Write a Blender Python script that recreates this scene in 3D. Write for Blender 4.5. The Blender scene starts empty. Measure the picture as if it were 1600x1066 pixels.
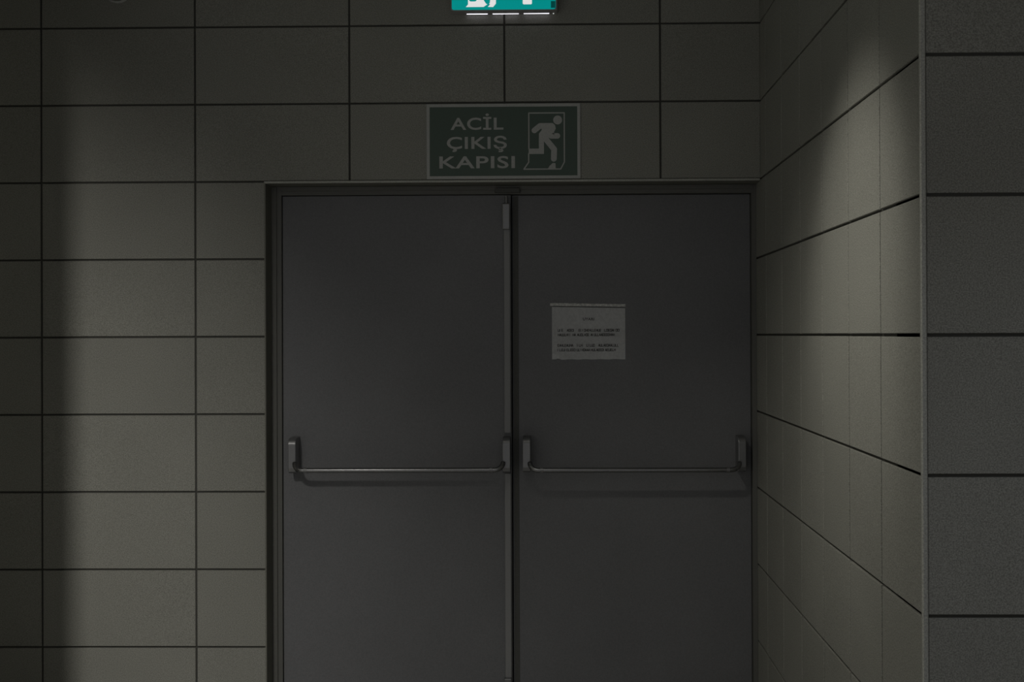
import bpy, bmesh, math, random
from mathutils import Vector, Matrix

random.seed(7)
S = bpy.context.scene
COL = S.collection

# ------------------------------------------------------------------ camera
YAW, PITCH, ROLL = 0.0158, 0.0039, 0.0040
cam_d = bpy.data.cameras.new('camera')
cam_d.sensor_fit = 'HORIZONTAL'
cam_d.sensor_width = 36.0
cam_d.lens = 1763.65 / 1600 * 36.0
cam_d.shift_x = -46.77 / 1600
cam_d.shift_y = -17.66 / 1600
cam = bpy.data.objects.new('camera', cam_d)
COL.objects.link(cam)
_R = (Matrix.Rotation(YAW, 3, 'Z') @ Matrix.Rotation(PITCH, 3, 'X') @ Matrix.Rotation(ROLL, 3, 'Y'))
_M = Matrix((( _R[0][0], _R[0][2], -_R[0][1]),
             ( _R[1][0], _R[1][2], -_R[1][1]),
             ( _R[2][0], _R[2][2], -_R[2][1]))).to_4x4()
_M.translation = Vector((0.2093, -4.3466, 1.5056))
cam.matrix_world = _M
cam_d.clip_start = 0.02
S.camera = cam

# ------------------------------------------------------------------ world + exposure
AMBIENT = 0.265
W = bpy.data.worlds.new('world')
S.world = W
W.use_nodes = True
W.node_tree.nodes['Background'].inputs[0].default_value = (1.0, 1.0, 1.0, 1)
W.node_tree.nodes['Background'].inputs[1].default_value = AMBIENT
S.view_settings.view_transform = 'Standard'
S.view_settings.look = 'None'
S.view_settings.gamma = 1.0
S.view_settings.exposure = 0.0
S.view_settings.use_curve_mapping = False

CEIL = 2.95
# ceiling lamps: position, beams (aim, half angle, blend, watts), radius, colour
LAMPS = [
    ('left',  (-1.12, -3.00), [((-2.80, -1.719, 0.45), 59.3, 1.00, 335.0)], 0.12, (1.0, 0.975, 0.90)),
    ('right', (-0.26, -1.84), [((0.874, -1.12, 0.45), 36.5, 1.00, 42.5), ((0.98, -1.36, 1.62), 18.5, 1.00, 43.0)], 0.04, (1.0, 0.975, 0.87)),  # narrow second beam added to make the bright streak on the return wall
    ('front', ( 1.35, -3.50), [((1.35, -2.20, -0.30), 36.0, 1.00, 22.0)], 0.06, (0.86, 0.91, 1.0)),
]

# ------------------------------------------------------------------ helpers
def mat(name, col, rough=0.6, metal=0.0, noise=0.0, nscale=300.0, blotch=0.0, bump=0.0,
        bscale=400.0, vary=0.0, spec=0.5):
    m = bpy.data.materials.new(name)
    m.use_nodes = True
    nt = m.node_tree
    b = nt.nodes['Principled BSDF']
    b.inputs['Base Color'].default_value = (*col, 1)
    b.inputs['Roughness'].default_value = rough
    b.inputs['Metallic'].default_value = metal
    b.inputs['Specular IOR Level'].default_value = spec
    tc = nt.nodes.new('ShaderNodeTexCoord')
    geo = nt.nodes.new('ShaderNodeNewGeometry')
    fac = None
    def add(sock, amp, src):
        mr = nt.nodes.new('ShaderNodeMapRange')
        mr.inputs[1].default_value = src[0]; mr.inputs[2].default_value = src[1]
        mr.inputs[3].default_value = 1 - amp; mr.inputs[4].default_value = 1 + amp
        nt.links.new(sock, mr.inputs[0])
        return mr.outputs[0]
    facs = []
    if noise > 0:
        n = nt.nodes.new('ShaderNodeTexNoise')
        n.inputs['Scale'].default_value = nscale; n.inputs['Detail'].default_value = 1.5
        nt.links.new(geo.outputs['Position'], n.inputs['Vector'])
        facs.append(add(n.outputs[0], noise, (0.3, 0.7)))
    if blotch > 0:
        n = nt.nodes.new('ShaderNodeTexNoise')
        n.inputs['Scale'].default_value = 3.0; n.inputs['Detail'].default_value = 4
        nt.links.new(geo.outputs['Position'], n.inputs['Vector'])
        facs.append(add(n.outputs[0], blotch, (0.25, 0.75)))
    if vary > 0:
        oi = nt.nodes.new('ShaderNodeObjectInfo')
        facs.append(add(oi.outputs['Random'], vary, (0, 1)))
    for f in facs:
        if fac is None:
            fac = f
        else:
            mu = nt.nodes.new('ShaderNodeMath'); mu.operation = 'MULTIPLY'
            nt.links.new(fac, mu.inputs[0]); nt.links.new(f, mu.inputs[1]); fac = mu.outputs[0]
    if fac is not None:
        vm = nt.nodes.new('ShaderNodeVectorMath'); vm.operation = 'SCALE'
        vm.inputs[0].default_value = col
        nt.links.new(fac, vm.inputs['Scale'])
        nt.links.new(vm.outputs[0], b.inputs['Base Color'])
    if bump > 0:
        n = nt.nodes.new('ShaderNodeTexNoise')
        n.inputs['Scale'].default_value = bscale; n.inputs['Detail'].default_value = 2
        nt.links.new(geo.outputs['Position'], n.inputs['Vector'])
        bp = nt.nodes.new('ShaderNodeBump')
        bp.inputs['Strength'].default_value = bump; bp.inputs['Distance'].default_value = 0.001
        nt.links.new(n.outputs[0], bp.inputs['Height'])
        nt.links.new(bp.outputs[0], b.inputs['Normal'])
    return m

def emit(name, col, strength):
    m = bpy.data.materials.new(name)
    m.use_nodes = True
    b = m.node_tree.nodes['Principled BSDF']
    b.inputs['Base Color'].default_value = (0.01, 0.01, 0.01, 1)
    b.inputs['Roughness'].default_value = 0.6
    b.inputs['Specular IOR Level'].default_value = 0.1
    b.inputs['Emission Color'].default_value = (*col, 1)
    b.inputs['Emission Strength'].default_value = strength
    return m

M = dict(
    tile=mat('porcelain_tile', (0.256, 0.254, 0.230), 0.62, noise=0.33, nscale=330, blotch=0.05, bump=0.25, vary=0.035, spec=0.25),
    grout=mat('dark_grout', (0.080, 0.079, 0.072), 0.95, noise=0.1, nscale=500, spec=0.1),
    lining=mat('jamb_paint', (0.170, 0.168, 0.145), 0.7, noise=0.08, nscale=260, blotch=0.06, spec=0.2),
    door=mat('grey_door_paint', (0.163, 0.164, 0.173), 0.55, noise=0.08, nscale=200, blotch=0.06, bump=0.15, spec=0.3),
    frame=mat('frame_paint', (0.132, 0.131, 0.122), 0.55, noise=0.05, nscale=200, spec=0.3),
    seal=mat('rubber_seal', (0.10, 0.10, 0.095), 0.8, noise=0.1, spec=0.2),
    plastic=mat('black_plastic', (0.22, 0.22, 0.225), 0.34, metal=0.6, noise=0.05, spec=0.5),
    bar=mat('satin_steel_bar', (0.24, 0.24, 0.245), 0.26, metal=0.9, noise=0.06, nscale=150),
    rod=mat('rod_cover_paint', (0.245, 0.245, 0.25), 0.5, noise=0.05),
    alu=mat('aluminium_bead', (0.40, 0.40, 0.37), 0.5, metal=0.35, noise=0.22, nscale=260, bump=0.3),
    paper=mat('white_paper', (0.84, 0.845, 0.86), 0.75, noise=0.06, nscale=120, blotch=0.06, bump=0.3, bscale=60),
    tape=mat('clear_tape', (0.46, 0.46, 0.44), 0.3, noise=0.3, nscale=110),
    ink=mat('black_ink', (0.085, 0.085, 0.085), 0.7, noise=0.15, nscale=500),
    sgreen=mat('sign_green', (0.080, 0.112, 0.094), 0.45, noise=0.04, spec=0.3),
    sgrey=mat('sign_photoluminescent_grey', (0.42, 0.425, 0.415), 0.5, noise=0.06, nscale=180, spec=0.3),
    casing=mat('exit_casing_grey', (0.30, 0.30, 0.30), 0.45, noise=0.04),
    egreen=emit('exit_green_lit', (0.0, 0.250, 0.235), 1.0),
    ewhite=emit('exit_white_lit', (0.86, 0.86, 0.85), 0.85),
    egreen_dark=emit('exit_green_unlit', (0.0, 0.05, 0.045), 1.0),
    led=emit('led_slit', (0.92, 0.90, 1.0), 2.4),
    leddot=emit('led_indicator', (0.9, 0.95, 0.9), 0.7),
    floor=mat('floor_stone', (0.38, 0.38, 0.36), 0.5, noise=0.15, nscale=60, blotch=0.1),
    ceiling=mat('ceiling_board', (0.60, 0.60, 0.58), 0.9, noise=0.04),
    lampring=mat('lamp_ring_white', (0.6, 0.6, 0.58), 0.5, noise=0.03),
    lampglass=emit('lamp_glass', (1.0, 0.96, 0.86), 2.0),
)

def link(o, parent=None):
    COL.objects.link(o)
    if parent is not None:
        o.parent = parent
    return o

def mesh_obj(name, bm, m, parent=None, smooth=False):
    me = bpy.data.meshes.new(name)
    bm.normal_update()
    bm.to_mesh(me); bm.free()
    if smooth:
        for p in me.polygons:
            p.use_smooth = True
    me.materials.append(M[m])
    return link(bpy.data.objects.new(name, me), parent)

def tag(o, label, cat=None, kind=None, group=None):
    o['label'] = label
    if cat: o['category'] = cat
    if kind: o['kind'] = kind
    if group: o['group'] = group
    return o

def empty(name, loc=(0, 0, 0)):
    o = bpy.data.objects.new(name, None)
    o.location = loc
    o.empty_display_size = 0.05
    return link(o)

def add_box(bm, x0, x1, y0, y1, z0, z1, bevel=0.0, seg=2):
    g = bmesh.ops.create_cube(bm, size=1.0)
    vs = g['verts']
    for v in vs:
        v.co = Vector(((x0 + x1) / 2 + v.co.x * (x1 - x0), (y0 + y1) / 2 + v.co.y * (y1 - y0),
                       (z0 + z1) / 2 + v.co.z * (z1 - z0)))
    if bevel > 0:
        es = list({e for v in vs for e in v.link_edges})
        bmesh.ops.bevel(bm, geom=es, offset=bevel, segments=seg, profile=0.5, affect='EDGES')
    return bm

def box(name, dims, m, parent=None, bevel=0.0, seg=2):
    return mesh_obj(name, add_box(bmesh.new(), *dims, bevel=bevel, seg=seg), m, parent)

def add_sweep(bm, pts, r, n=16, cap=True):
    """round tube through pts"""
    pts = [Vector(p) for p in pts]
    rings = []
    up = Vector((0, 0, 1))
    for i, p in enumerate(pts):
        t = (pts[min(i + 1, len(pts) - 1)] - pts[max(i - 1, 0)]).normalized()
        a = t.cross(up)
        if a.length < 1e-4: a = t.cross(Vector((0, 1, 0)))
        a.normalize(); b = a.cross(t)
        rr = r[i] if isinstance(r, (list, tuple)) else r
        rings.append([bm.verts.new(p + (a * math.cos(2 * math.pi * k / n) + b * math.sin(2 * math.pi * k / n)) * rr) for k in range(n)])
    for A, B in zip(rings, rings[1:]):
        for k in range(n):
            bm.faces.new((A[k], A[(k + 1) % n], B[(k + 1) % n], B[k]))
    if cap:
        bm.faces.new(rings[0]); bm.faces.new(list(reversed(rings[-1])))
    bmesh.ops.recalc_face_normals(bm, faces=bm.faces[:])
    return bm

def add_prism_x(bm, prof, x0, x1):
    """profile of (y,z) extruded along x"""
    a = [bm.verts.new((x0, y, z)) for y, z in prof]
    b = [bm.verts.new((x1, y, z)) for y, z in prof]
    n = len(prof)
    for i in range(n):
        bm.faces.new((a[i], a[(i + 1) % n], b[(i + 1) % n], b[i]))
    bm.faces.new(a); bm.faces.new(list(reversed(b)))
    bmesh.ops.recalc_face_normals(bm, faces=bm.faces[:])
    return bm

def add_plate(bm, poly, y_front, depth):
    """polygon of (x,z) as a thin plate facing -Y"""
    a = [bm.verts.new((x, y_front, z)) for x, z in poly]
    b = [bm.verts.new((x, y_front + depth, z)) for x, z in poly]
    n = len(poly)
    fs = [bm.faces.new(a), bm.faces.new(list(reversed(b)))]
    for i in range(n):
        fs.append(bm.faces.new((a[i], b[i], b[(i + 1) % n], a[(i + 1) % n])))
    bmesh.ops.recalc_face_normals(bm, faces=fs)
    return bm

def disc_poly(cx, cz, r, n=28):
    return [(cx + r * math.cos(2 * math.pi * k / n), cz + r * math.sin(2 * math.pi * k / n)) for k in range(n)]

def add_stroke(bm, pts, w, y, d, square_end=False):
    for (p, q) in zip(pts, pts[1:]):
        v = Vector((q[0] - p[0], q[1] - p[1])); nrm = Vector((-v.y, v.x)).normalized() * (w / 2)
        add_plate(bm, [(p[0] + nrm.x, p[1] + nrm.y), (p[0] - nrm.x, p[1] - nrm.y),
                       (q[0] - nrm.x, q[1] - nrm.y), (q[0] + nrm.x, q[1] + nrm.y)], y, d)
    ends = pts[1:-1] if square_end else pts
    for k, p in enumerate(ends):
        add_plate(bm, disc_poly(p[0], p[1], w / 2, 18), y - 0.00002 * (k + 1), d)

def text_mesh(name, body, x0, x1, zbase, cap, y, m, parent, offset=0.012, thick=0.0006):
    """lettering fitted between x0 and x1, capital height cap, facing -Y"""
    def make(s):
        cu = bpy.data.curves.new('lettering', 'FONT')
        cu.body = s; cu.size = 1.0; cu.offset = offset; cu.extrude = 0.5; cu.resolution_u = 4
        cu.space_character = 1.06
        o = bpy.data.objects.new('lettering', cu); COL.objects.link(o)
        bpy.context.view_layer.update()
        me = bpy.data.meshes.new_from_object(o.evaluated_get(bpy.context.evaluated_depsgraph_get()))
        bpy.data.objects.remove(o); bpy.data.curves.remove(cu)
        return me
    ref = make('I'); ys = [v.co.y for v in ref.vertices]
    b0, ch = min(ys), max(ys) - min(ys)
    bpy.data.meshes.remove(ref)
    me = make(body); me.name = name
    xs = [v.co.x for v in me.vertices]
    a, b = min(xs), max(xs)
    for v in me.vertices:
        x, yy, z = v.co
        v.co = (x0 + (x - a) / (b - a) * (x1 - x0), y - z * thick, zbase + (yy - b0) / ch * cap)
    me.materials.clear(); me.materials.append(M[m])
    return link(bpy.data.objects.new(name, me), parent)

# ------------------------------------------------------------------ room constants
XR = 0.982            # right return wall face
YN = -1.925           # near wall face (right foreground)
DL, DT = -0.931, 2.102  # door opening left edge and head
JT = 0.0075           # joint width
TD = 0.007            # tile stands proud of the grout by this much

# ------------------------------------------------------------------ tiles
_tiles = {}
def tile_mesh(w, h):
    k = (round(w, 4), round(h, 4))
    if k not in _tiles:
        bm = bmesh.new()
        c = 0.0012
        a = [bm.verts.new((sx * (w / 2 - c), 0, sz * (h / 2 - c))) for sx, sz in ((-1, -1), (1, -1), (1, 1), (-1, 1))]
        b = [bm.verts.new((sx * w / 2, c, sz * h / 2)) for sx, sz in ((-1, -1), (1, -1), (1, 1), (-1, 1))]
        d = [bm.verts.new((sx * w / 2, TD + 0.002, sz * h / 2)) for sx, sz in ((-1, -1), (1, -1), (1, 1), (-1, 1))]
        bm.faces.new(a)
        for A, B in ((a, b), (b, d)):
            for i in range(4):
                bm.faces.new((A[i], B[i], B[(i + 1) % 4], A[(i + 1) % 4]))
        bm.faces.new(list(reversed(d)))
        bmesh.ops.recalc_face_normals(bm, faces=bm.faces[:])
        me = bpy.data.meshes.new('tile'); bm.to_mesh(me); bm.free()
        me.materials.append(M['tile'])
        _tiles[k] = me
    return _tiles[k]

def tile(parent, side, u0, u1, z0, z1, plane):
    w, h = u1 - u0 - JT, z1 - z0 - JT
    if w < 0.01 or h < 0.01: return
    o = bpy.data.objects.new('tile', tile_mesh(w, h))
    uc, zc = (u0 + u1) / 2, (z0 + z1) / 2
    j = random.uniform(0, 0.0006)
    if side == 'y':
        o.location = (uc, plane + j, zc)
        o.rotation_euler = (random.uniform(-.0012, .0012), 0, random.uniform(-.0012, .0012))
    elif side == '-x':
        o.location = (plane + j, uc, zc)
        o.rotation_euler = (0, random.uniform(-.0012, .0012), -math.pi / 2 + random.uniform(-.0012, .0012))
    elif side == '+x':
        o.location = (plane - j, uc, zc)
        o.rotation_euler = (0, 0, math.pi / 2)
    link(o, parent)

ROWS = [0.3 * k for k in range(10)] + [CEIL]

# back wall: backing with the door opening
bm = bmesh.new()
XL = -2.60
add_box(bm, XL - 0.1, DL, TD, 0.30, 0, CEIL)
add_box(bm, DL, 1.20, TD, 0.30, DT, CEIL)
wall_back = mesh_obj('wall_back', bm, 'grout')
tag(wall_back, 'end wall of wide grey tiles around the double door', 'wall', 'structure')
XJ = [XL, -2.4, -1.8, -1.2, -0.6, 0.0, 0.6, XR + JT / 2]
for z0, z1 in zip(ROWS, ROWS[1:]):
    for x0, x1 in zip(XJ, XJ[1:]):
        if z0 > 2.05:
            tile(wall_back, 'y', x0, x1, z0, z1, 0.0)
        elif x0 < DL:
            tile(wall_back, 'y', x0, min(x1, DL + JT / 2), z0, z1, 0.0)
# lining of the reveal
box('jamb_lining', (DL - 0.002, DL + 0.004, 0.001, 0.14, 0, DT - 0.002), 'lining', wall_back)
box('head_lining', (DL - 0.002, XR, 0.003, 0.14, DT - 0.010, DT + 0.002), 'lining', wall_back)

# right return wall
wall_right = box('wall_right', (XR + TD, XR + 0.20, YN + 0.02, 0.30, 0, CEIL), 'grout')
tag(wall_right, 'tiled side wall running from the door to the foreground corner', 'wall', 'structure')
YJ = [YN + 0.004, -1.6123, -1.3123, -1.0123, -0.7123, -0.4123, -0.1123, 0.16]
for z0, z1 in zip(ROWS, ROWS[1:]):
    for y0, y1 in zip(YJ, YJ[1:]):
        tile(wall_right, '-x', y0, y1, z0, z1, XR)

# near wall to the right, facing the camera
wall_front = box('wall_front', (XR + TD, 2.4, YN + TD, YN + 0.20, 0, CEIL), 'grout')
tag(wall_front, 'tiled wall face at the right edge, nearest the viewer', 'wall', 'structure')
for z0, z1 in zip(ROWS, ROWS[1:]):
    for x0, x1 in ((XR + 0.008, 1.59), (1.59, 1.904)):
        tile(wall_front, 'y', x0, x1, z0, z1, YN)

# corner bead on the outer corner
bm = bmesh.new()
prof = [(XR - 0.0020, YN + 0.006), (XR - 0.0020, YN + 0.001), (XR + 0.0005, YN - 0.0022), (XR + 0.0085, YN - 0.0022),
        (XR + 0.0105, YN - 0.0010), (XR + 0.0105, YN + 0.010), (XR + 0.004, YN + 0.012)]
a = [bm.verts.new((x, y, 0.0)) for x, y in prof]; b = [bm.verts.new((x, y, CEIL)) for x, y in prof]
for i in range(len(prof)):
    bm.faces.new((a[i], a[(i + 1) % len(prof)], b[(i + 1) % len(prof)], b[i]))
bm.faces.new(a); bm.faces.new(b)
bmesh.ops.recalc_face_normals(bm, faces=bm.faces[:])
t1 = mesh_obj('trim_1', bm, 'alu')
tag(t1, 'slim metal corner bead running up the tiled outer corner', 'trim', 'structure')

# edge bead along the head of the door opening
t2 = box('trim_2', (DL - 0.001, XR - 0.001, -0.004, 0.004, DT - 0.0095, DT - 0.001), 'alu', bevel=0.0015, seg=1)
tag(t2, 'thin pale metal bead along the top edge of the door opening', 'trim', 'structure')

# left side wall and an added block casting the dark band on the back wall (both beyond the left edge of the picture)
wall_left = box('wall_left', (XL - 0.2, XL - TD, -4.8, 0.30, 0, CEIL), 'grout')
tag(wall_left, 'tiled left side wall of the door lobby', 'wall', 'structure')
for z0, z1 in zip(ROWS, ROWS[1:]):
    for k in range(8):
        tile(wall_left, '+x', -0.6 * (k + 1), -0.6 * k - 0.004, z0, z1, XL)
blocker = box('shadow_block', (-2.16, -1.495, -1.05, -0.95, 0, CEIL), 'lining', bevel=0.004)
tag(blocker, 'added unseen block casting a shadow left of the double door', 'wall', 'structure')
side_blocker = box('side_blocker', (1.90, 2.50, -4.8, YN, 0, CEIL), 'lining')  # added out of view to cut ambient light on the near wall
tag(side_blocker, 'added unseen plain wall on the right, holding back ambient light', 'wall', 'structure')

floor = box('floor', (XL - 0.2, 2.5, -4.8, 0.30, -0.06, 0.0), 'floor')
tag(floor, 'dull stone floor of the lobby', 'floor', 'structure')
ceiling = box('ceiling', (XL - 0.2, 2.5, -4.8, 0.30, CEIL, CEIL + 0.06), 'ceiling')
tag(ceiling, 'flat board ceiling above the door lobby', 'ceiling', 'structure')

# ------------------------------------------------------------------ ceiling lamps
for nm, (lx, ly), beams, rad, colr in LAMPS:
    root = empty('ceiling_downlight', (lx, ly, CEIL))
    tag(root, {'left': 'round ceiling downlight washing the tiles left of the door',
               'right': 'round ceiling downlight beside the right tiled return wall',
               'front': 'round ceiling downlight before the foreground wall face'}[nm], 'light', group='ceiling downlights')
    bm = bmesh.new()
    n = 32
    prof = [(0.095, 0.0), (0.095, -0.006), (0.086, -0.009), (0.072, -0.004), (0.066, -0.0015), (0.066, 0.0)]
    rings = [[bm.verts.new((r * math.cos(2 * math.pi * k / n), r * math.sin(2 * math.pi * k / n), z)) for k in range(n)] for r, z in prof]
    for A, B in zip(rings, rings[1:]):
        for k in range(n):
            bm.faces.new((A[k], A[(k + 1) % n], B[(k + 1) % n], B[k]))
    bmesh.ops.recalc_face_normals(bm, faces=bm.faces[:])
    mesh_obj('trim_ring', bm, 'lampring', root, smooth=True)
    bm = bmesh.new()
    bmesh.ops.create_circle(bm, cap_ends=True, segments=n, radius=0.066, matrix=Matrix.Translation((0, 0, -0.001)))
    for f in bm.faces:
        if f.normal.z > 0: f.normal_flip()
    mesh_obj('lens', bm, 'lampglass', root)
    for aim, half, blend, watts in beams:
        ld = bpy.data.lights.new('downlight_beam', 'SPOT')
        ld.energy = watts; ld.spot_size = math.radians(2 * half); ld.spot_blend = blend
        ld.shadow_soft_size = rad; ld.color = colr
        lo = bpy.data.objects.new('downlight_beam', ld); link(lo, root)
        lo.location = (0, 0, -0.04)
        dirv = Vector(aim) - Vector((lx, ly, CEIL - 0.04))
        lo.rotation_euler = dirv.to_track_quat('-Z', 'Y').to_euler()

# ------------------------------------------------------------------ door frame
FY = 0.095
bm = bmesh.new()
FL, FR, FT = -0.889, 0.9640, 2.058
add_box(bm, DL + 0.004, FL, FY, 0.165, 0, DT - 0.010)
add_box(bm, FR, XR, FY, 0.165, 0, DT - 0.010)
add_box(bm, FL, FR, FY, 0.165, FT, DT - 0.010)
# raised outer lip of the frame
# stops behind the leaves
add_box(bm, FL, FL + 0.025, 0.160, 0.200, 0, FT)
add_box(bm, FR - 0.025, FR, 0.160, 0.200, 0, FT)
add_box(bm, FL, FR, 0.160, 0.200, FT - 0.025, FT + 0.01)
add_box(bm, DL + 0.004, DL + 0.024, FY - 0.008, FY + 0.002, 0, DT - 0.012)
add_box(bm, FL, FR, FY - 0.008, FY + 0.002, DT - 0.028, DT - 0.012)
fr = mesh_obj('trim_3', bm, 'frame')
tag(fr, 'dark steel frame around the double door', 'door frame', 'structure')
st = box('strike_box', (-0.045, 0.055, FY - 0.022, FY, FT + 0.004, FT + 0.022), 'seal', fr, bevel=0.003)

# ------------------------------------------------------------------ door leaves with panic bars
def panic_bar(parent, xa, xb, leaf_y, zc_top, zc_bot, bar_z, bar_y):
    """two end cases (outer edges at xa < xb) and a bent tube between them"""
    wcase = 0.0295
    tube = []
    # tube path: rises into the cases at both ends
    L, Rr = xa + wcase, xb - wcase
    pts = []
    def arc(x_case, sgn):
        out = []
        for k in range(9):
            t = k / 8 * math.pi / 2
            # starts at the case, ends on the straight run
            out.append((x_case + sgn * (0.004 + 0.034 * (1 - math.cos(t))),
                        bar_y + 0.022 * (1 - math.sin(t)),
                        bar_z + 0.026 * (1 - math.sin(t))))
        return out
    left = arc(L - 0.006, 1); right = arc(Rr + 0.006, -1)
    mid = [(left[-1][0] + (right[-1][0] - left[-1][0]) * k / 6, bar_y, bar_z) for k in range(1, 6)]
    bm = add_sweep(bmesh.new(), left + mid + list(reversed(right)), 0.0095, 20)
    bar = mesh_obj('panic_bar', bm, 'bar', parent, smooth=True)
    bar['label'] = 'satin horizontal push bar'
    for cx in (left[-1][0] + 0.012, right[-1][0] - 0.012):
        mesh_obj('collar', add_sweep(bmesh.new(), [(cx - 0.006, bar_y, bar_z), (cx + 0.006, bar_y, bar_z)], 0.0106, 20), 'plastic', bar, smooth=False)
    # end cases: rounded-top body seen from the side
    prof = [(leaf_y, zc_bot + 0.004), (leaf_y - 0.062, zc_bot), (leaf_y - 0.074, zc_bot + 0.006), (leaf_y - 0.079, zc_bot + 0.020), (leaf_y - 0.079, zc_top - 0.028)]
    r = 0.026
    for k in range(1, 9):
        t = k / 8 * math.pi / 2
        prof.append((leaf_y - 0.079 + r * (1 - math.cos(t)), zc_top - 0.028 + r * 1.05 * math.sin(t)))
    prof += [(leaf_y, zc_top + 0.0)]
    for x0 in (xa, xb - wcase):
        bm = add_prism_x(bmesh.new(), prof, x0, x0 + wcase)
        es = [e for e in bm.edges if abs(e.verts[0].co.x - e.verts[1].co.x) < 1e-6]
        bmesh.ops.bevel(bm, geom=es, offset=0.0022, segments=2, profile=0.6, affect='EDGES')
        mesh_obj('end_case', bm, 'plastic', bar)
    return bar

YL, YR_ = 0.108, 0.122
# left leaf: overlapping lip on its free edge
bm = bmesh.new()
add_box(bm, FL + 0.0015, 0.0180, YL, YL + 0.050, 0.008, FT - 0.002, bevel=0.002, seg=2)
d1 = mesh_obj('door_1', bm, 'door')
tag(d1, 'left leaf of the grey fire door, with the vertical bolt cover', 'door', 'structure')
panic_bar(d1, -0.8500, 0.0150, YL, 1.104, 0.967, 0.982, 0.005)
# vertical rod cover, in two lengths, with latch boxes at the ends
rod = box('rod_cover', (-0.0100, 0.0150, YL - 0.014, YL, 1.116, 1.922), 'rod', d1, bevel=0.003)
box('rod_cover', (-0.0100, 0.0150, YL - 0.014, YL, 0.150, 0.958), 'rod', d1, bevel=0.003)
for z0, z1 in ((1.917, 2.020), (0.055, 0.156)):
    bm = bmesh.new()
    add_box(bm, -0.0140, 0.0160, YL - 0.034, YL, z0, z1, bevel=0.004, seg=2)
    lb = mesh_obj('latch_box', bm, 'plastic', d1)
    zz = z1 if z0 > 1 else z0
    mesh_obj('latch_bolt', add_sweep(bmesh.new(), [(0.001, YL - 0.017, zz - 0.012), (0.001, YL - 0.017, zz + (0.030 if z0 > 1 else -0.030))], 0.006, 12), 'bar', lb)

box('rebate_strip', (-0.012, 0.050, YR_ + 0.037, YR_ + 0.052, 0.008, FT - 0.006), 'seal', d1)
# right leaf
bm = bmesh.new()
add_box(bm, 0.0225, FR - 0.0015, YR_, YR_ + 0.036, 0.008, FT - 0.002, bevel=0.002, seg=2)
d2 = mesh_obj('door_2', bm, 'door')
tag(d2, 'right leaf of the grey fire door, carrying the taped notice', 'door', 'structure')
box('edge_strip', (0.0260, 0.0460, YR_ - 0.003, YR_ + 0.002, 0.010, FT - 0.006), 'seal', d2, bevel=0.001, seg=1)
panic_bar(d2, 0.0635, 0.9300, YR_, 1.104, 0.967, 0.979, 0.019)

# ------------------------------------------------------------------ ACIL CIKIS KAPISI sign
SX0, SX1, SZ0, SZ1 = -0.3009, 0.2913, 2.1045, 2.3940
sign = empty('exit_door_sign', ((SX0 + SX1) / 2, 0, SZ0))
tag(sign, 'dark green emergency exit door sign with grey lettering, above the double door', 'sign')
def sub(o):
    o.matrix_parent_inverse = Matrix.Translation(sign.location).inverted(); return o
panel = sub(box('sign_panel', (SX0, SX1, -0.0035, 0.0, SZ0, SZ1), 'sgreen', sign))
bw = 0.0115
bm = bmesh.new()
for d in ((SX0, SX1, SZ1 - bw, SZ1), (SX0, SX1, SZ0, SZ0 + bw), (SX0, SX0 + bw, SZ0 + bw, SZ1 - bw), (SX1 - bw, SX1, SZ0 + bw, SZ1 - bw)):
    add_box(bm, d[0], d[1], -0.0048, -0.0030, d[2], d[3])
sub(mesh_obj('sign_border', bm, 'sgrey', sign))
sc = (SX1 - SX0) / 1280.0
def sp(x, y): return (SX0 + (x - 140) * sc, SZ1 - (y - 118) * sc * 0.988)
for s, x0, x1, yb, yt in (('ACİL', 340, 780, 336, 235), ('ÇIKIŞ', 308, 808, 497, 396), ('KAPISI', 245, 875, 661, 560)):
    sub(text_mesh('lettering', s, sp(x0, 0)[0], sp(x1, 0)[0], sp(0, yb)[1], sp(0, yt)[1] - sp(0, yb)[1], -0.0040, 'sgrey', sign, offset=0.016))
# pictogram: runner in a doorway
bm = bmesh.new()
yy, dd = -0.0042, 0.0010
add_plate(bm, disc_poly(*sp(1232, 258), 37 * sc), yy, dd)
add_stroke(bm, [sp(*p) for p in ((1038, 345), (1085, 307), (1180, 307))], 46 * sc, yy, dd)
add_plate(bm, [sp(*p) for p in ((1085, 284), (1190, 284), (1210, 300), (1216, 330), (1196, 372), (1150, 415), (1125, 440), (1076, 440), (1076, 372), (1100, 340))], yy - 0.0001, dd)
add_stroke(bm, [sp(*p) for p in ((1180, 345), (1178, 392), (1230, 392))], 46 * sc, yy - 0.0002, dd)
add_stroke(bm, [sp(*p) for p in ((1096, 410), (1096, 521))], 42 * sc, yy - 0.0002, dd, True)
add_stroke(bm, [sp(*p) for p in ((1117, 521), (990, 521))], 44 * sc, yy - 0.0003, dd, True)
add_stroke(bm, [sp(*p) for p in ((1130, 415), (1202, 505), (1199, 585))], 48 * sc, yy - 0.0003, dd)
add_plate(bm, [sp(*p) for p in ((1150, 668), (1163, 645), (1190, 620), (1212, 622), (1215, 668))], yy, dd)
sub(mesh_obj('running_figure', bm, 'sgrey', sign))
bm = bmesh.new()
add_stroke(bm, [sp(*p) for p in ((992, 500), (992, 198), (1287, 198), (1287, 612), (1256, 671), (950, 671), (990, 612), (990, 540))], 10 * sc, yy, dd)
sub(mesh_obj('doorway_outline', bm, 'sgrey', sign))

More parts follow.
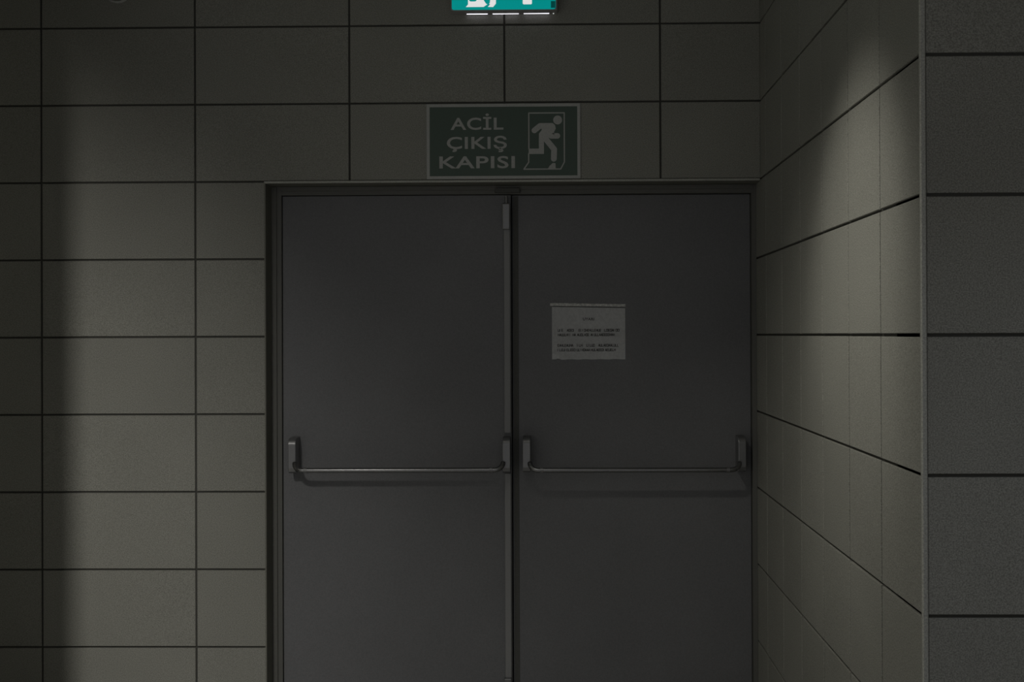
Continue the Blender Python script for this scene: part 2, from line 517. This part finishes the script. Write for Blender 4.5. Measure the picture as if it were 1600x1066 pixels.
# ------------------------------------------------------------------ lit exit sign
EX0, EX1, EZ0, EZ1, EY = -0.2030, 0.2065, 2.7390, 2.9200, -0.056
ex = empty('lit_exit_sign', (0.002, 0, EZ0))
tag(ex, 'illuminated green exit sign box with white pictogram at the top edge', 'sign')
def sube(o):
    o.matrix_parent_inverse = Matrix.Translation(ex.location).inverted(); return o
bm = bmesh.new()
add_box(bm, EX0, EX1, EY, 0.0, EZ0, EZ1, bevel=0.006, seg=3)
sube(mesh_obj('casing', bm, 'casing', ex))
FX0, FX1, FZ0, FZ1 = EX0 + 0.006, EX1 - 0.008, EZ0 + 0.0035, EZ1 - 0.008
bm = bmesh.new()
rc = 0.008
poly = []
for cx, cz, a0 in ((FX1 - rc, FZ1 - rc, 0), (FX0 + rc, FZ1 - rc, 90), (FX0 + rc, FZ0 + rc, 180), (FX1 - rc, FZ0 + rc, 270)):
    for k in range(5):
        t = math.radians(a0 + k * 22.5); poly.append((cx + rc * math.cos(t), cz + rc * math.sin(t)))
add_plate(bm, poly, EY - 0.0025, 0.004)
sube(mesh_obj('light_panel', bm, 'egreen', ex))
pk = 0.00244
def ep(x, y): return (-0.1433 + (x - 728) * pk, 2.7524 - (y - 11.5) * pk)
bm = bmesh.new()
add_plate(bm, [ep(*p) for p in ((728, 11.5), (731.5, 7.5), (731, -44), (775, -44), (775, 6.5), (770.5, 11.8), (762.5, 11.5), (766, 7.5), (756.0, 11.5))], EY - 0.0034, 0.0012)
sube(mesh_obj('white_doorway', bm, 'ewhite', ex))
bm = bmesh.new()
y2 = EY - 0.0042
add_plate(bm, disc_poly(*ep(756, -33), 5.2 * pk), y2, 0.0006)
add_stroke(bm, [ep(*p) for p in ((753, -24), (747, -10), (757, -4), (762, 4))], 7 * pk, y2, 0.0006)
add_stroke(bm, [ep(*p) for p in ((747, -10), (742, 0), (736, 0))], 6 * pk, y2 - 0.0002, 0.0006)
add_stroke(bm, [ep(*p) for p in ((752, -25), (762, -18), (768, -21))], 5 * pk, y2 - 0.0003, 0.0006)
add_stroke(bm, [ep(*p) for p in ((752, -25), (742, -24), (738, -16))], 5 * pk, y2 - 0.0004, 0.0006)
add_plate(bm, [ep(*p) for p in ((756, 11.5), (763, 6.8), (766, 7.3), (762.0, 12))], y2, 0.0006)
add_plate(bm, [ep(*p) for p in ((762.5, 6.0), (765.5, 5.6), (766.0, 1.0), (762.5, -2.0), (759, -1.0))], y2, 0.0006)
sube(mesh_obj('running_figure', bm, 'egreen', ex))
bm = bmesh.new()
add_plate(bm, [ep(*p) for p in ((816.8, -18), (816.8, 6.8), (818, 8), (830, 8), (831.2, 6.8), (831.2, -18))], EY - 0.0034, 0.0012)
add_plate(bm, [ep(*p) for p in ((802, -17), (846, -17), (824, -43))], EY - 0.0034, 0.0012)
sube(mesh_obj('arrow', bm, 'ewhite', ex))
sube(box('corner_insert', (FX1 - 0.018, FX1 - 0.001, EY - 0.0032, EY - 0.002, FZ0 + 0.004, FZ0 + 0.030), 'egreen_dark', ex))
# light slits and indicator underneath
for px0, px1 in ((726, 759), (767, 808), (816, 856)):
    x0, x1 = -0.1975 + (px0 - 704) * 0.00244, -0.1975 + (px1 - 704) * 0.00244
    sube(box('light_slit', (x0, x1, -0.0135, -0.0105, EZ0 - 0.0012, EZ0 + 0.001), 'led', ex))
bm = bmesh.new()
bmesh.ops.create_uvsphere(bm, u_segments=12, v_segments=8, radius=0.0025, matrix=Matrix.Translation((0.190, -0.012, EZ0 - 0.0005)))
sube(mesh_obj('indicator_lamp', bm, 'leddot', ex, smooth=True))

# ------------------------------------------------------------------ round fitting high on the wall
rf = empty('round_wall_fitting', (-1.4996, 0, 2.8508))
tag(rf, 'small round fitting with a pale rim, high on the tiles at upper left', 'wall fitting')
def ring(name, prof, m):
    bm = bmesh.new(); n = 40
    rings = [[bm.verts.new((r * math.cos(2 * math.pi * k / n), y, r * math.sin(2 * math.pi * k / n))) for k in range(n)] for r, y in prof]
    for A, B in zip(rings, rings[1:]):
        for k in range(n): bm.faces.new((A[k], A[(k + 1) % n], B[(k + 1) % n], B[k]))
    if prof[-1][0] < 0.05 and name == 'cover_disc': bm.faces.new(rings[-1])
    bmesh.ops.recalc_face_normals(bm, faces=bm.faces[:])
    return mesh_obj(name, bm, m, rf, smooth=True)
ring('rim', [(0.0555, 0.001), (0.0555, -0.006), (0.053, -0.009), (0.050, -0.009), (0.0475, -0.006), (0.0475, 0.001)], 'sgrey')
ring('cover_disc', [(0.0475, -0.002), (0.030, -0.004), (0.010, -0.0045)], 'lining')

# ------------------------------------------------------------------ taped notice
yf = YR_
nt_ = empty('paper_notice', (0.323, yf, 1.405))
tag(nt_, 'white printed warning notice taped to the right door leaf', 'notice')
def subn(o):
    o.matrix_parent_inverse = Matrix.Translation(nt_.location).inverted(); return o
# sheet with a slight wave, a raised lower left corner and a nick in the bottom edge
NX, NZ = 40, 28
PX0, PX1, PZ0, PZ1 = 0.1785, 0.4682, 1.4050, 1.6160
def wave(x, z):
    u, v = (x - PX0) / (PX1 - PX0), (z - PZ0) / (PZ1 - PZ0)
    w = 0.0007 * math.sin(9 * u + 2 * v) * math.sin(5 * v + 1) + 0.0009
    w += 0.006 * max(0, 0.10 - u) * 10 * max(0, 0.12 - v) * 8
    return yf - 0.0006 - max(0.0, w)
bm = bmesh.new()
g = []
for j in range(NZ + 1):
    row = []
    for i in range(NX + 1):
        u, v = i / NX, j / NZ
        x = PX0 + (PX1 - PX0) * u; z = PZ0 + (PZ1 - PZ0) * v - 0.005 * u * v
        if j == 0:
            z += 0.004 * max(0, 1 - abs(u - 0.085) / 0.035) + 0.0008 * math.sin(u * 31)
        row.append(bm.verts.new((x, wave(x, z), z)))
    g.append(row)
for j in range(NZ):
    for i in range(NX):
        bm.faces.new((g[j][i], g[j][i + 1], g[j + 1][i + 1], g[j + 1][i]))
bmesh.ops.solidify(bm, geom=bm.faces[:], thickness=0.0003)
bmesh.ops.recalc_face_normals(bm, faces=bm.faces[:])
subn(mesh_obj('sheet', bm, 'paper', nt_, smooth=False))
# tape strip along the head
bm = bmesh.new()
xs = [0.1715 + (0.469 - 0.1715) * k / 30 for k in range(31)]
lo = [(x, 1.6180 - 0.006 * (k / 30) + 0.0006 * random.uniform(-1, 1)) for k, x in enumerate(xs)]
hi = [(x, 1.6285 - 0.006 * (k / 30) + 0.0006 * random.uniform(-1, 1)) for k, x in enumerate(xs)]
for k in range(30):
    add_plate(bm, [lo[k], lo[k + 1], hi[k + 1], hi[k]], yf - 0.0022 - 0.0003 * (k % 2), 0.0018)
subn(mesh_obj('tape', bm, 'tape', nt_))
bm = bmesh.new()
add_plate(bm, [(0.1785, 1.6172), (0.1785, 1.6135), (0.468, 1.6075), (0.468, 1.6112)], yf - 0.0028, 0.001)
subn(mesh_obj('head_rule', bm, 'ink', nt_))
# print: heading and four lines of tiny bold capitals too small to read
s = 0.0025323
def np_(x, y): return (0.1785 + (x - 862.6) * s, 1.6174 - (y - 478) * s)
subn(text_mesh('heading', 'UYARI', np_(911, 0)[0], np_(928.5, 0)[0], np_(0, 501)[1], 4.2 * s, yf - 0.0026, 'ink', nt_, offset=0.02))
def print_line(words, ytop, h):
    bm = bmesh.new()
    for wx0, wx1, n in words:
        cw = (wx1 - wx0) / n
        for k in range(n):
            x0 = wx0 + k * cw; x1 = x0 + cw * 0.80; xm = (x0 + x1) / 2; t = 0.80
            yb = ytop + h; ymid = ytop + h / 2
            kind = random.choice('ILEAUHO')
            segs = [((x0, ytop), (x0, yb))]
            if kind == 'L': segs += [((x0, yb - .25), (x1, yb - .25))]
            if kind == 'E': segs += [((x0, ytop + .25), (x1, ytop + .25)), ((x0, ymid), (x1, ymid)), ((x0, yb - .25), (x1, yb - .25))]
            if kind == 'A': segs = [((x0, yb), (xm, ytop)), ((xm, ytop), (x1, yb)), ((x0, ymid + .5), (x1, ymid + .5))]
            if kind == 'U': segs += [((x1, ytop), (x1, yb)), ((x0, yb - .25), (x1, yb - .25))]
            if kind == 'H': segs += [((x1, ytop), (x1, yb)), ((x0, ymid), (x1, ymid))]
            if kind == 'O': segs += [((x1, ytop), (x1, yb)), ((x0, yb - .25), (x1, yb - .25)), ((x0, ytop + .25), (x1, ytop + .25))]
            for p, q in segs:
                a, b = np_(*p), np_(*q)
                v = Vector((b[0] - a[0], b[1] - a[1])); nn = Vector((-v.y, v.x)).normalized() * (t * s / 2)
                add_plate(bm, [(a[0] + nn.x, a[1] + nn.y), (a[0] - nn.x, a[1] - nn.y), (b[0] - nn.x, b[1] - nn.y), (b[0] + nn.x, b[1] + nn.y)], yf - 0.0026, 0.0005)
    return bm
for words, yt in (([(872, 880.5, 3), (886, 899, 5), (904.5, 940, 13), (944.5, 968, 8)], 514.5),
                  ([(872, 893, 8), (895, 900, 2), (902, 921, 7), (923, 960.5, 14)], 521.5),
                  ([(871.5, 896, 9), (902, 910.5, 3), (916.5, 929.5, 5), (935, 967, 12)], 538.0),
                  ([(871.5, 899.5, 10), (901, 922, 8), (923.5, 962, 14)], 545.2)):
    subn(mesh_obj('print_line', print_line(words, yt, 4.0), 'ink', nt_))
